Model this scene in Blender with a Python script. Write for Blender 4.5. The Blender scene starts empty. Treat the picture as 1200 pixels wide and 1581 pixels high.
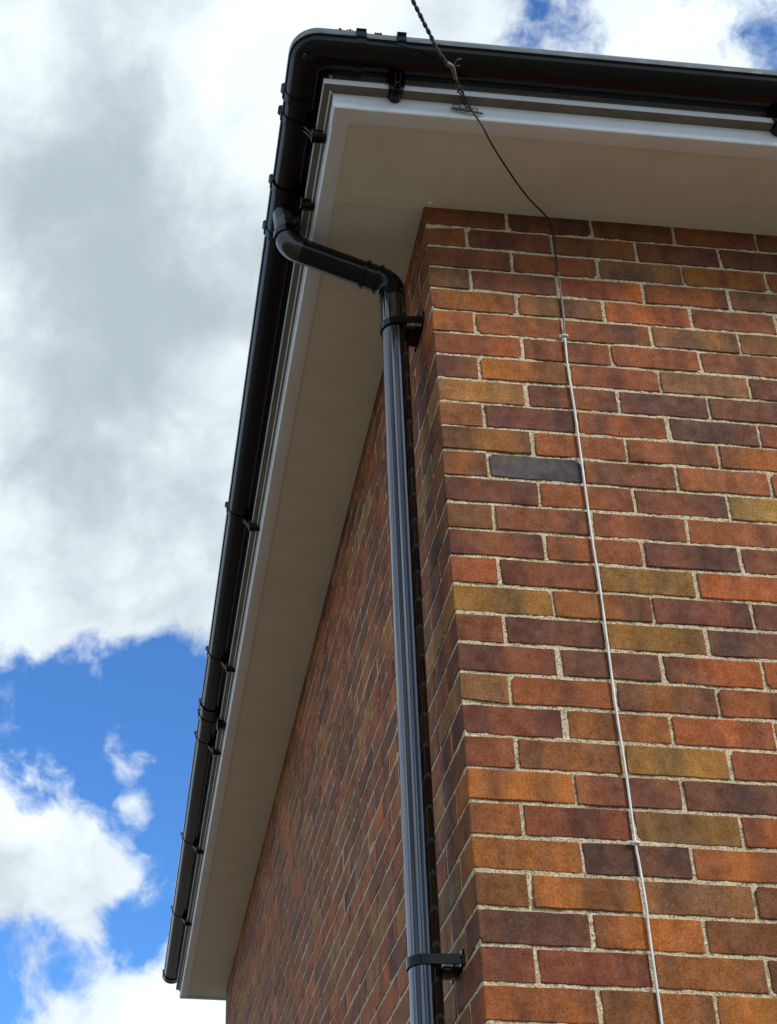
import bpy, bmesh, math, random
import numpy as np
from mathutils import Vector, Matrix

random.seed(11)
rng = np.random.default_rng(7)
H = 4.65                      # height of the soffit above the ground
S = bpy.context.scene
COL = S.collection

# ------------------------------------------------------------------ camera
cam_d = bpy.data.cameras.new('camera')
cam = bpy.data.objects.new('camera', cam_d)
COL.objects.link(cam)
CR = Vector((0.9959438942, -0.0883620657, 0.0169677611))
CU = Vector((-0.0603172073, -0.5157365069, 0.8546213723))
CF = Vector((0.0667652160, 0.8521783856, 0.5189743781))
CC = Vector((-0.6787183093, -2.5495470572, -3.0461976359 + H))
cam.matrix_world = Matrix(((CR.x, CU.x, -CF.x, CC.x), (CR.y, CU.y, -CF.y, CC.y), (CR.z, CU.z, -CF.z, CC.z), (0, 0, 0, 1)))
FPX, PX, PY = 2229.3979, 360.376, 1052.2533
cam_d.sensor_fit = 'AUTO'
cam_d.sensor_width = 36.0
cam_d.lens = FPX / 1581.0 * 36.0
cam_d.shift_x = (600 - PX) / 1581.0
cam_d.shift_y = (PY - 790.5) / 1581.0
cam_d.clip_start = 0.05
cam_d.clip_end = 3000
S.camera = cam
S.render.resolution_x, S.render.resolution_y = 777, 1024


def pix_dir(x, y):
    d = CF + CR * ((x - PX) / FPX) + CU * ((PY - y) / FPX)
    return d.normalized()


def project(p):
    d = Vector(p) - CC
    w = d.dot(CF)
    if w < 0.05:
        return None
    return PX + FPX * d.dot(CR) / w, PY - FPX * d.dot(CU) / w


# ------------------------------------------------------------------ node helper
class NT:
    def __init__(self, tree):
        self.t = tree

    def n(self, kind, **kw):
        nd = self.t.nodes.new(kind)
        for k, v in kw.items():
            if k == 'ins':
                for a, b in v.items():
                    self.set(nd, a, b)
            else:
                setattr(nd, k, v)
        return nd

    def set(self, nd, a, b):
        sock = nd.inputs[a]
        if isinstance(b, bpy.types.NodeSocket):
            self.t.links.new(b, sock)
        else:
            sock.default_value = b

    def math(self, op, a, b=0.0, c=None, clamp=False):
        nd = self.n('ShaderNodeMath', operation=op, use_clamp=clamp)
        self.set(nd, 0, a)
        self.set(nd, 1, b)
        if c is not None:
            self.set(nd, 2, c)
        return nd.outputs[0]

    def vec(self, op, a, b=None, s=None):
        nd = self.n('ShaderNodeVectorMath', operation=op)
        self.set(nd, 0, a)
        if b is not None:
            self.set(nd, 1, b)
        if s is not None:
            self.set(nd, 'Scale', s)
        return nd.outputs['Value'] if op == 'DOT_PRODUCT' else nd.outputs[0]

    def mix(self, f, a, b, mode='MIX'):
        nd = self.n('ShaderNodeMix', data_type='RGBA', blend_type=mode)
        self.set(nd, 0, f)
        self.set(nd, 6, a)
        self.set(nd, 7, b)
        return nd.outputs[2]

    def noise(self, v, scale, detail=3.0, rough=0.5, dist=0.0):
        nd = self.n('ShaderNodeTexNoise')
        self.set(nd, 'Vector', v)
        self.set(nd, 'Scale', scale)
        self.set(nd, 'Detail', detail)
        self.set(nd, 'Roughness', rough)
        self.set(nd, 'Distortion', dist)
        return nd.outputs['Fac']

    def rng(self, v, a, b, c=0.0, d=1.0, kind='LINEAR'):
        nd = self.n('ShaderNodeMapRange', interpolation_type=kind)
        self.set(nd, 0, v)
        for i, q in enumerate((a, b, c, d)):
            self.set(nd, 1 + i, q)
        return nd.outputs[0]


def rgb(r, g, b):
    return (r, g, b, 1.0)


# ------------------------------------------------------------------ sky
SUN_EL, SUN_AZ = math.radians(36), math.radians(136)        # azimuth from +y towards +x
world = bpy.data.worlds.new('World')
S.world = world
world.use_nodes = True
wt = world.node_tree
wt.nodes.clear()
W = NT(wt)
out = W.n('ShaderNodeOutputWorld')
bg = W.n('ShaderNodeBackground')
bg.inputs['Strength'].default_value = 0.12
wt.links.new(bg.outputs[0], out.inputs[0])
sky = W.n('ShaderNodeTexSky', sky_type='NISHITA', sun_disc=False, sun_elevation=SUN_EL, sun_rotation=SUN_AZ)
sky.altitude = 50
sky.air_density = 1.0
sky.dust_density = 0.6
sky.ozone_density = 2.0
tc = W.n('ShaderNodeTexCoord')
D = W.vec('NORMALIZE', tc.outputs['Generated'])


def blob_sum(blobs, base):
    acc = base
    for (x, y, r, amp) in blobs:
        c = pix_dir(x, y)
        dt = W.vec('DOT_PRODUCT', D, (c.x, c.y, c.z))
        ang = r / 2450.0
        k = W.rng(dt, math.cos(ang * 1.35), math.cos(ang * 0.25), 0.0, amp, 'SMOOTHSTEP')
        acc = W.math('ADD', acc, k)
    return acc


warp = W.n('ShaderNodeTexNoise')
W.set(warp, 'Vector', D)
W.set(warp, 'Scale', 9.0)
W.set(warp, 'Detail', 4.0)
wv = W.vec('SUBTRACT', warp.outputs['Color'], (0.5, 0.5, 0.5))
DW = W.vec('ADD', D, W.vec('SCALE', wv, s=0.07))
n_big = W.noise(DW, 3.1, 2.0, 0.5)
n_mid = W.noise(DW, 8.5, 12.0, 0.58)
n_fine = W.noise(DW, 34.0, 8.0, 0.62)
dens = W.math('MULTIPLY', W.math('SUBTRACT', n_big, 0.5), 0.45)
dens = W.math('ADD', dens, W.math('MULTIPLY', W.math('SUBTRACT', n_mid, 0.5), 1.35))
dens = W.math('ADD', dens, W.math('MULTIPLY', W.math('SUBTRACT', n_fine, 0.5), 0.62))
dens = W.math('ADD', dens, 0.14)               # a broken, mostly cloudy sky
cover_blobs = [
    (200, 480, 620, 0.40), (480, 60, 260, 0.22), (60, 900, 190, 0.12), (300, 880, 150, 0.14), (1000, 60, 160, 0.06),
    (180, 1130, 220, -0.44), (50, 1105, 110, -0.16), (285, 1100, 120, -0.24), (275, 1230, 120, -0.26), (270, 1310, 80, -0.14),
    (20, 1240, 120, 0.36), (30, 1350, 140, 0.22), (160, 1330, 110, 0.26), (225, 1345, 70, 0.20), (198, 1160, 55, 0.40), (232, 1205, 62, 0.44), (215, 1250, 40, 0.2), (180, 1290, 60, 0.16),
    (130, 1570, 130, 0.16), (310, 1570, 140, 0.40),
    (0, 1495, 100, -0.36), (255, 1440, 90, -0.34), (165, 1470, 90, -0.22),
    (640, 25, 110, -0.09), (845, 40, 90, -0.12), (1105, 20, 90, -0.10), (1000, 70, 120, 0.10),
]
dens = blob_sum(cover_blobs, dens)
cover = W.rng(dens, -0.12, 0.30, 0.0, 1.0, 'SMOOTHSTEP')
n_sh = W.noise(DW, 6.5, 7.0, 0.55)
shade_blobs = [
    (190, 560, 460, 0.24), (110, 260, 220, 0.10), (250, 330, 220, 0.10), (220, 800, 260, 0.12),
    (360, 620, 110, -0.30), (0, 650, 70, -0.26), (30, 130, 110, -0.2), (400, 150, 160, -0.2), (50, 820, 80, -0.12), (100, 960, 110, -0.10),
    (480, 30, 160, -0.3), (30, 1230, 80, -0.25), (300, 1560, 120, -0.3),
]
shade = blob_sum(shade_blobs, W.math('ADD', W.math('MULTIPLY', W.math('SUBTRACT', n_sh, 0.48), 1.7), W.math('MULTIPLY', W.math('SUBTRACT', W.noise(DW, 15.0, 8.0, 0.6), 0.5), 1.1)))
shade = W.rng(W.math('ADD', shade, 0.30), -0.1, 1.05, 0.0, 1.0, 'SMOOTHSTEP')
cloud = W.mix(shade, rgb(6.3, 6.9, 7.3), rgb(3.0, 3.5, 3.8))
blue = W.mix(1.0, sky.outputs[0], rgb(0.50, 0.92, 1.38), 'MULTIPLY')
W.set(bg, 'Color', W.mix(cover, blue, cloud))

# ------------------------------------------------------------------ sun (veiled by thin cloud)
sd = bpy.data.lights.new('sun', 'SUN')
sd.energy = 2.0
sd.angle = math.radians(14)
sd.color = (1.0, 0.93, 0.82)
sun = bpy.data.objects.new('sun', sd)
COL.objects.link(sun)
sdir = Vector((math.sin(SUN_AZ) * math.cos(SUN_EL), math.cos(SUN_AZ) * math.cos(SUN_EL), math.sin(SUN_EL)))
sun.rotation_euler = (-sdir).to_track_quat('-Z', 'Y').to_euler()
sun.location = sdir * 40

S.view_settings.view_transform = 'Standard'
S.view_settings.look = 'None'
S.view_settings.exposure = 0.45
S.view_settings.gamma = 1.0
S.view_settings.use_curve_mapping = False
S.render.engine = 'CYCLES'
S.cycles.max_bounces = 8
S.cycles.diffuse_bounces = 4


# ------------------------------------------------------------------ materials
def new_mat(name):
    m = bpy.data.materials.new(name)
    m.use_nodes = True
    m.node_tree.nodes.clear()
    g = NT(m.node_tree)
    o = g.n('ShaderNodeOutputMaterial')
    b = g.n('ShaderNodeBsdfPrincipled')
    m.node_tree.links.new(b.outputs[0], o.inputs[0])
    return m, g, b


def bump(g, b, h, strength, dist):
    nd = g.n('ShaderNodeBump')
    g.set(nd, 'Strength', strength)
    g.set(nd, 'Distance', dist)
    g.set(nd, 'Height', h)
    g.set(b, 'Normal', nd.outputs[0])


def brick_mat(name, per_object):
    m, g, b = new_mat(name)
    geo = g.n('ShaderNodeNewGeometry')
    P = geo.outputs['Position']
    if per_object:
        oi = g.n('ShaderNodeObjectInfo')
        base = oi.outputs['Color']
        P = g.vec('ADD', P, g.vec('SCALE', (13.1, 7.7, 9.3), s=oi.outputs['Random']))
    else:
        at = g.n('ShaderNodeAttribute', attribute_name='brick_tone')
        base = at.outputs['Color']
        P = g.vec('ADD', P, g.vec('SCALE', (13.1, 7.7, 9.3), s=at.outputs['Alpha']))
    band = g.noise(g.vec('MULTIPLY', P, (1, 1, 0.30)), 13.0, 3.0, 0.55)
    blot = g.noise(P, 34.0, 4.0, 0.6)
    drag = g.noise(g.vec('MULTIPLY', P, (1, 1, 0.22)), 170.0, 3.0, 0.6)
    grit = g.noise(P, 260.0, 4.0, 0.8)
    pits = g.noise(P, 240.0, 3.0, 0.7)
    c = g.mix(g.rng(band, 0.46, 0.62, 0.0, 0.85), base, g.mix(1.0, base, rgb(1.5, 1.36, 0.80), 'MULTIPLY'))
    c = g.mix(g.rng(band, 0.47, 0.34, 0.0, 0.85), c, g.mix(1.0, base, rgb(0.60, 0.58, 0.70), 'MULTIPLY'))
    c = g.mix(g.rng(blot, 0.50, 0.72, 0.0, 0.55), c, g.mix(1.0, c, rgb(0.58, 0.60, 0.66), 'MULTIPLY'))
    c = g.mix(g.rng(blot, 0.46, 0.28, 0.0, 0.45), c, g.mix(1.0, c, rgb(1.32, 1.22, 1.0), 'MULTIPLY'))
    c = g.mix(g.rng(drag, 0.50, 0.72, 0.0, 0.40), c, g.mix(1.0, c, rgb(0.62, 0.62, 0.64), 'MULTIPLY'))
    c = g.mix(g.rng(grit, 0.50, 0.66, 0.0, 0.95), c, g.mix(1.0, c, rgb(1.75, 1.65, 1.45), 'MULTIPLY'))
    c = g.mix(g.rng(grit, 0.48, 0.33, 0.0, 0.95), c, g.mix(1.0, c, rgb(0.45, 0.42, 0.42), 'MULTIPLY'))
    c = g.mix(g.rng(pits, 0.36, 0.24, 0.0, 0.75), c, rgb(0.022, 0.014, 0.011))
    if per_object:
        # kiss marks from stacking in the kiln: a straight-edged darker or yellower part of the face
        lx = g.n('ShaderNodeSeparateXYZ', ins={0: g.n('ShaderNodeTexCoord').outputs['Object']}).outputs[0]
        lx = g.math('ADD', lx, g.math('MULTIPLY', g.math('SUBTRACT', drag, 0.5), 0.012))
        r1 = oi.outputs['Random']
        r2 = g.math('FRACT', g.math('MULTIPLY', r1, 17.31))
        r3 = g.math('FRACT', g.math('MULTIPLY', r1, 71.77))
        dist = g.math('ABSOLUTE', g.math('SUBTRACT', lx, g.math('MULTIPLY', g.math('SUBTRACT', r2, 0.5), 0.26)))
        inb = g.rng(dist, 0.036, 0.046, 1.0, 0.0, 'SMOOTHSTEP')
        c = g.mix(g.math('MULTIPLY', inb, g.rng(r3, 0.35, 0.75, 0.0, 0.75)), c, g.mix(1.0, c, rgb(0.66, 0.70, 0.80), 'MULTIPLY'))
        c = g.mix(g.math('MULTIPLY', inb, g.rng(r3, 0.30, 0.05, 0.0, 0.75)), c, g.mix(1.0, c, rgb(1.22, 1.34, 1.10), 'MULTIPLY'))
    gash = g.noise(g.vec('MULTIPLY', P, (0.22, 0.22, 1.6)), 95.0, 3.0, 0.6, 0.4)
    c = g.mix(g.rng(gash, 0.70, 0.76, 0.0, 0.7), c, rgb(0.03, 0.018, 0.012))
    lime = g.noise(P, 52.0, 3.0, 0.75, 0.6)
    c = g.mix(g.rng(lime, 0.72, 0.80, 0.0, 0.40), c, rgb(0.46, 0.36, 0.28))
    g.set(b, 'Base Color', c)
    g.set(b, 'Roughness', g.rng(blot, 0.3, 0.7, 0.66, 0.92))
    b.inputs['Specular IOR Level'].default_value = 0.35
    h = g.math('ADD', g.math('MULTIPLY', drag, 0.5), g.math('MULTIPLY', grit, 0.35))
    h = g.math('ADD', h, g.math('MULTIPLY', g.rng(pits, 0.22, 0.40), 0.9))
    h = g.math('ADD', h, g.math('MULTIPLY', blot, 0.35))
    bump(g, b, h, 0.6, 0.0018)
    return m


M_BRICK = brick_mat('fired_clay', True)
M_BRICK_MASS = brick_mat('fired_clay_mass', False)

m, g, b = new_mat('sandy_mortar')
P = g.n('ShaderNodeNewGeometry').outputs['Position']
gr = g.noise(P, 250.0, 4.0, 0.75)
md = g.noise(P, 60.0, 4.0, 0.6)
lg = g.noise(P, 4.0, 3.0, 0.6)
c = g.mix(g.rng(md, 0.35, 0.65), rgb(0.56, 0.425, 0.245), rgb(0.74, 0.60, 0.39))
c = g.mix(g.rng(lg, 0.45, 0.7, 0.0, 0.6), c, rgb(0.46, 0.345, 0.21))
c = g.mix(g.rng(gr, 0.49, 0.40, 0.0, 0.9), c, rgb(0.10, 0.075, 0.045))
c = g.mix(g.rng(gr, 0.53, 0.62, 0.0, 0.9), c, rgb(0.80, 0.68, 0.46))
g.set(b, 'Base Color', c)
b.inputs['Roughness'].default_value = 0.95
bump(g, b, g.math('ADD', gr, md), 0.8, 0.003)
M_MORTAR = m


def plastic_black(name, dust, ior=1.6):
    m, g, b = new_mat(name)
    P = g.n('ShaderNodeNewGeometry').outputs['Position']
    d1 = g.noise(P, 22.0, 5.0, 0.65)
    d2 = g.noise(P, 260.0, 2.0, 0.6)
    dm = g.rng(g.math('ADD', d1, g.math('MULTIPLY', d2, 0.25)), 0.58, 0.85, 0.0, dust)
    g.set(b, 'Base Color', g.mix(dm, rgb(0.003, 0.003, 0.0035), rgb(0.16, 0.15, 0.13)))
    g.set(b, 'Roughness', g.math('ADD', 0.09, g.math('MULTIPLY', dm, 0.9)))
    b.inputs['IOR'].default_value = ior
    return m, g, b, P


M_BLACK, g, b, P = plastic_black('black_upvc', 0.02, 1.36)
bump(g, b, g.noise(P, 14.0, 2.0, 0.5), 0.05, 0.004)
M_PIPE, g, b, P = plastic_black('black_upvc_pipe', 0.05, 2.15)
st = g.noise(g.vec('MULTIPLY', P, (1, 1, 0.02)), 40.0, 1.0, 0.5)
bump(g, b, st, 0.12, 0.0015)
# a film of dust and rain runs: long vertical streaks of duller and cleaner plastic
zz = g.n('ShaderNodeSeparateXYZ', ins={0: P}).outputs[2]
PL = g.vec('ADD', P, g.vec('SCALE', (-0.0011, 0.024, 0.0), s=zz))         # follows the slight lean of the pipe
run_ = g.noise(g.vec('MULTIPLY', PL, (1, 1, 0.0012)), 190.0, 1.0, 0.5)
run2 = g.noise(g.vec('MULTIPLY', PL, (1, 1, 0.006)), 70.0, 2.0, 0.5)
rs = g.rng(g.math('ADD', g.math('MULTIPLY', run_, 0.75), g.math('MULTIPLY', run2, 0.25)), 0.40, 0.60)
g.set(b, 'Specular IOR Level', g.rng(rs, 0.0, 1.0, 0.12, 0.66))
g.set(b, 'Base Color', g.mix(rs, rgb(0.003, 0.003, 0.004), rgb(0.020, 0.021, 0.023)))
g.set(b, 'Roughness', g.rng(rs, 0.0, 1.0, 0.07, 0.13))
M_DUSTY, g, b, P = plastic_black('black_upvc_dusty', 0.40)
M_LIP_SHEEN, g, b, P = plastic_black('lip_sheen_upvc', 0.5, 1.6)          # outer lip of the gutter: sky reflection painted in as a paler colour
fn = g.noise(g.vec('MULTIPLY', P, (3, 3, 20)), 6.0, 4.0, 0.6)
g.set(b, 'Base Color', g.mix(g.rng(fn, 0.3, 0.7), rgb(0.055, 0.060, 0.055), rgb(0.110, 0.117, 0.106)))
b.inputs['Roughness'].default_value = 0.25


def white_pvc(name, col, rough, dirt):
    m, g, b = new_mat(name)
    P = g.n('ShaderNodeNewGeometry').outputs['Position']
    d = g.noise(P, 7.0, 5.0, 0.65)
    d2 = g.noise(P, 90.0, 3.0, 0.7)
    f = g.rng(g.math('ADD', d, g.math('MULTIPLY', d2, 0.3)), 0.55, 0.95, 0.0, dirt)
    g.set(b, 'Base Color', g.mix(f, rgb(*col), rgb(col[0] * 0.55, col[1] * 0.5, col[2] * 0.42)))
    b.inputs['Roughness'].default_value = rough
    bump(g, b, g.noise(P, 5.0, 2.0, 0.5), 0.06, 0.02)
    return m


M_FASCIA = white_pvc('white_pvc_fascia', (0.80, 0.81, 0.81), 0.28, 0.25)
M_GRIME_SHADE = white_pvc('grimy_shaded_pvc', (0.17, 0.16, 0.115), 0.6, 0.9)  # grime, with the shade under the fascia bead painted into the colour
M_SOFFIT = white_pvc('white_pvc_soffit', (0.77, 0.71, 0.60), 0.42, 0.25)
M_CAP = white_pvc('white_cap', (0.82, 0.82, 0.80), 0.3, 0.1)


def simple_mat(name, col, rough, metal=0.0, var=0.25, scale=30.0):
    m, g, b = new_mat(name)
    P = g.n('ShaderNodeNewGeometry').outputs['Position']
    n_ = g.noise(P, scale, 4.0, 0.6)
    g.set(b, 'Base Color', g.mix(g.rng(n_, 0.35, 0.7), rgb(*col), rgb(*(q * (1 - var) for q in col))))
    b.inputs['Roughness'].default_value = rough
    b.inputs['Metallic'].default_value = metal
    return m


M_CABLE_W = simple_mat('white_cable', (0.80, 0.77, 0.69), 0.5, 0, 0.3, 25)
M_CABLE_G = simple_mat('grey_cable', (0.27, 0.23, 0.18), 0.6, 0, 0.5, 60)
M_CABLE_D = simple_mat('dark_cable', (0.035, 0.028, 0.020), 0.7, 0, 0.5, 120)
M_TWIST = simple_mat('weathered_cable', (0.055, 0.050, 0.045), 0.75, 0, 0.6, 160)
M_WRAP = simple_mat('grey_wrap', (0.20, 0.19, 0.17), 0.7, 0, 0.5, 200)
M_ZINC = simple_mat('dull_zinc', (0.20, 0.19, 0.17), 0.55, 0.7, 0.5, 200)
M_TILE = simple_mat('roof_tile', (0.11, 0.07, 0.055), 0.9, 0, 0.5, 12)
M_PAVE = simple_mat('paving', (0.168, 0.145, 0.102), 0.9, 0, 0.35, 3)
M_CORE = simple_mat('block_wall', (0.25, 0.22, 0.19), 0.95)
M_MOSS = simple_mat('moss', (0.05, 0.06, 0.03), 0.95, 0, 0.5, 300)


# ------------------------------------------------------------------ object helpers
def wloc(o):
    v = Vector((0, 0, 0))
    while o is not None:
        v += o.location
        o = o.parent
    return v


def mesh_of(name, verts, faces, mat, smooth=False):
    me = bpy.data.meshes.new(name)
    me.from_pydata([tuple(v) for v in verts], [], faces)
    me.materials.append(mat)
    if smooth:
        me.polygons.foreach_set('use_smooth', [True] * len(me.polygons))
    me.update()
    return me


def obj(name, geom, mat, parent=None, smooth=False, angle=None, label=None):
    """geom = (verts in world space, faces)"""
    verts, faces = geom
    off = wloc(parent) if parent else Vector((0, 0, 0))
    me = mesh_of(name, [(v[0] - off.x, v[1] - off.y, v[2] - off.z) for v in verts], faces, mat, smooth)
    bm = bmesh.new()
    bm.from_mesh(me)
    bmesh.ops.recalc_face_normals(bm, faces=bm.faces)
    if angle is not None:
        for e in bm.edges:
            if len(e.link_faces) == 2 and e.calc_face_angle(0) > math.radians(angle):
                e.smooth = False
    bm.to_mesh(me)
    bm.free()
    o = bpy.data.objects.new(name, me)
    COL.objects.link(o)
    if parent:
        o.parent = parent
    if label:
        o['label'] = label
    return o


def thing(name, label, cat, loc, group=None):
    o = bpy.data.objects.new(name, None)
    o.empty_display_size = 0.1
    o.location = loc
    COL.objects.link(o)
    o['label'] = label
    o['category'] = cat
    if group:
        o['group'] = group
    return o


def join(*gs):
    V, Fc = [], []
    for v, f in gs:
        k = len(V)
        V += list(v)
        Fc += [tuple(i + k for i in q) for q in f]
    return V, Fc


def box(x0, x1, y0, y1, z0, z1):
    v = [(x, y, z) for z in (z0, z1) for y in (y0, y1) for x in (x0, x1)]
    return v, [(0, 2, 3, 1), (4, 5, 7, 6), (0, 1, 5, 4), (2, 6, 7, 3), (0, 4, 6, 2), (1, 3, 7, 5)]


def bevel_box(x0, x1, y0, y1, z0, z1, r=0.002):
    bm = bmesh.new()
    vs = [bm.verts.new(p) for p in box(x0, x1, y0, y1, z0, z1)[0]]
    for f in box(0, 1, 0, 1, 0, 1)[1]:
        bm.faces.new([vs[i] for i in f])
    bmesh.ops.bevel(bm, geom=bm.edges[:], offset=r, segments=2, affect='EDGES', profile=0.5)
    bm.verts.index_update()
    res = [tuple(v.co) for v in bm.verts], [tuple(v.index for v in f.verts) for f in bm.faces]
    bm.free()
    return res


def frame_of(t):
    t = t.normalized()
    a = Vector((0, 0, 1)) if abs(t.z) < 0.9 else Vector((1, 0, 0))
    u = t.cross(a).normalized()
    return u, t.cross(u).normalized()


def tube(pts, r, n=10, caps=True):
    """swept circle with parallel transport; r a number or a list"""
    pts = [Vector(p) for p in pts]
    rs = r if isinstance(r, (list, tuple)) else [r] * len(pts)
    V, Fc = [], []
    u = None
    for i, p in enumerate(pts):
        t = (pts[min(i + 1, len(pts) - 1)] - pts[max(i - 1, 0)]).normalized()
        if u is None:
            u, w = frame_of(t)
        else:
            u = (u - t * u.dot(t)).normalized()
            w = t.cross(u)
        for k in range(n):
            a = 2 * math.pi * k / n
            V.append(p + (u * math.cos(a) + w * math.sin(a)) * rs[i])
    for i in range(len(pts) - 1):
        for k in range(n):
            a, b_ = i * n + k, i * n + (k + 1) % n
            Fc.append((a, b_, b_ + n, a + n))
    if caps:
        Fc.append(tuple(range(n)))
        Fc.append(tuple((len(pts) - 1) * n + k for k in range(n)))
    return V, Fc


def smooth_path(ctrl, per=6):
    ctrl = [Vector(c) for c in ctrl]
    P_ = [ctrl[0] * 2 - ctrl[1]] + ctrl + [ctrl[-1] * 2 - ctrl[-2]]
    res = []
    for i in range(1, len(P_) - 2):
        a, b_, c_, d_ = P_[i - 1:i + 3]
        for k in range(per):
            t = k / per
            res.append(0.5 * ((2 * b_) + (c_ - a) * t + (2 * a - 5 * b_ + 4 * c_ - d_) * t * t + (3 * b_ - a - 3 * c_ + d_) * t ** 3))
    res.append(ctrl[-1])
    return res


def dome(c, axis, r, h, n=10, rings=3):
    axis = Vector(axis).normalized()
    u, w = frame_of(axis)
    V, Fc = [], []
    for j in range(rings):
        t = j / rings * math.pi / 2
        for k in range(n):
            a = 2 * math.pi * k / n
            V.append(Vector(c) + (u * math.cos(a) + w * math.sin(a)) * r * math.cos(t) + axis * h * math.sin(t))
    V.append(Vector(c) + axis * h)
    for j in range(rings - 1):
        for k in range(n):
            a, b_ = j * n + k, j * n + (k + 1) % n
            Fc.append((a, b_, b_ + n, a + n))
    for k in range(n):
        Fc.append(((rings - 1) * n + k, (rings - 1) * n + (k + 1) % n, len(V) - 1))
    return V, Fc


def station(kind, s, o, z, piv):
    if kind == 'r':                    # run along the gable side, s = x
        return (s, -o, H + z)
    if kind == 'l':                    # run along the long side, s = y
        return (-o, s, H + z)
    rad = max(o - piv, 0.0)            # corner arc, s = 0..1
    p = min(o, piv)
    a = -math.pi / 2 - s * math.pi / 2
    return (-p + rad * math.cos(a), -p + rad * math.sin(a), H + z)


def sweep(profile, stations, piv=10.0):
    """closed profile [(outward offset, z)] swept along the eaves"""
    n = len(profile)
    V, Fc = [], []
    for (k, s) in stations:
        V += [station(k, s, o, z, piv) for o, z in profile]
    for i in range(len(stations) - 1):
        for j in range(n):
            a, b_ = i * n + j, i * n + (j + 1) % n
            Fc.append((a, b_, b_ + n, a + n))
    Fc.append(tuple(range(n)))
    Fc.append(tuple((len(stations) - 1) * n + j for j in range(n)))
    return V, Fc


# ------------------------------------------------------------------ ground
gv = [(-300, -300, 0), (300, -300, 0), (300, 300, 0), (-300, 300, 0)]
ground = obj('ground', (gv, [(0, 1, 2, 3)]), M_PAVE)
ground['kind'] = 'structure'

# ------------------------------------------------------------------ the house
house = thing('brick_house', 'red brick house corner with white soffit and fascia boards under its eaves', 'house', (0, 0, 0))
L_END = 6.10                          # far end of the long wall
R_END = 3.4
PITCH = 0.07605
Z0 = H - 0.0638                       # centre of the first full bed joint
N_ROWS = 61


def smooth_rand(shape, cell):
    gy, gx = int(shape[0] / cell) + 3, int(shape[1] / cell) + 3
    G = rng.random((gy, gx)) - 0.5
    yy = np.arange(shape[0]) / cell
    xx = np.arange(shape[1]) / cell
    iy, ix = yy.astype(int), xx.astype(int)
    fy, fx = (yy - iy)[:, None], (xx - ix)[None, :]
    fy, fx = fy * fy * (3 - 2 * fy), fx * fx * (3 - 2 * fx)
    a = G[np.ix_(iy, ix)]; b_ = G[np.ix_(iy, ix + 1)]; c_ = G[np.ix_(iy + 1, ix)]; d_ = G[np.ix_(iy + 1, ix + 1)]
    return (a * (1 - fx) + b_ * fx) * (1 - fy) + (c_ * (1 - fx) + d_ * fx) * fy


# --- layout of the courses: (wall, row, start, end) along the wall from the corner
joint_dz = [rng.normal(0, 0.0008) for _ in range(N_ROWS + 3)]


def row_z(n):
    """bottom and top of row n (row n sits between joint n above and joint n+1 below)"""
    zt = Z0 - PITCH * n + joint_dz[n + 1]
    zb = Z0 - PITCH * (n + 1) + joint_dz[n + 2]
    return zb + 0.0044, zt - 0.0044


rows_front, rows_long = {}, {}
for n in range(-1, N_ROWS):
    odd = n % 2 != 0
    jit = lambda s: float(rng.normal(0, s))
    # gable side wall (along x)
    seq = [0.0] if not odd else [0.0]
    seg = []
    if odd:
        seg.append((0.0, 0.215 + jit(.002), 'corner'))
        x = 0.225
    else:
        x = 0.1125
    while x < R_END - 0.06:
        e = min(x + 0.215, R_END)
        seg.append((x - .0007 + jit(.0012), e + .0007 + jit(.0012), 'run'))
        x += 0.225
    rows_front[n] = seg
    seg = []
    if not odd:
        seg.append((0.0, 0.215 + jit(.002), 'corner'))
        y = 0.225
    else:
        y = 0.1125
    while y < L_END - 0.03:
        e = min(y + 0.215, L_END)
        seg.append((y - .0007 + jit(.0012), e + .0007 + jit(.0012), 'run'))
        y += 0.225
    rows_long[n] = seg

# --- colours of the bricks seen in the photograph, row by row from the corner
TONE = {
    'R': (0.215, 0.066, 0.027), 'D': (0.138, 0.046, 0.031), 'O': (0.285, 0.098, 0.024), 'Y': (0.210, 0.107, 0.028),
    'T': (0.265, 0.135, 0.052), 'B': (0.082, 0.072, 0.115), 'G': (0.190, 0.088, 0.050), 'L': (0.275, 0.076, 0.026),
    'N': (0.190, 0.075, 0.028), 'P': (0.108, 0.041, 0.036),
}
PICK = {
    -1: 'DPDDP', 0: 'RDNDPD', 1: 'RRGOR', 2: 'GDLRG', 3: 'OGLRR', 4: 'ORRGN', 5: 'RRRDD', 6: 'DORGD', 7: 'TDPPD',
    8: 'NPLPR', 9: 'NLROR', 10: 'NBDRN', 11: 'DRDTN', 12: 'NDRRD', 13: 'DRDDR', 14: 'RRYLL', 15: 'YNDDP', 16: 'LDYPD',
    17: 'DPLRR', 18: 'TLNRD', 19: 'DOLLR', 20: 'RNYLR', 21: 'ODPPD', 22: 'RRYLR', 23: 'OPLLR', 24: 'NOGDR', 25: 'POOON',
    26: 'DDNRN', 27: 'RNORD',
}
POOL = 'RRRRRRRRDDOOONNNNGYLLLT'


def tone(code, amt=0.10):
    c = TONE[code]
    q = 0.04 if code == 'B' else 0.06 if code == 'P' else 0.16
    c = tuple((1 - q) * a + q * b_ for a, b_ in zip(c, TONE['R']))
    k = 0.92 + float(rng.normal(0, amt))
    k = max(0.7, min(1.3, k))
    return (c[0] * k, c[1] * k * 0.93 * (1 + float(rng.normal(0, 0.05))), c[2] * k * 0.62, 1.0)


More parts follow.
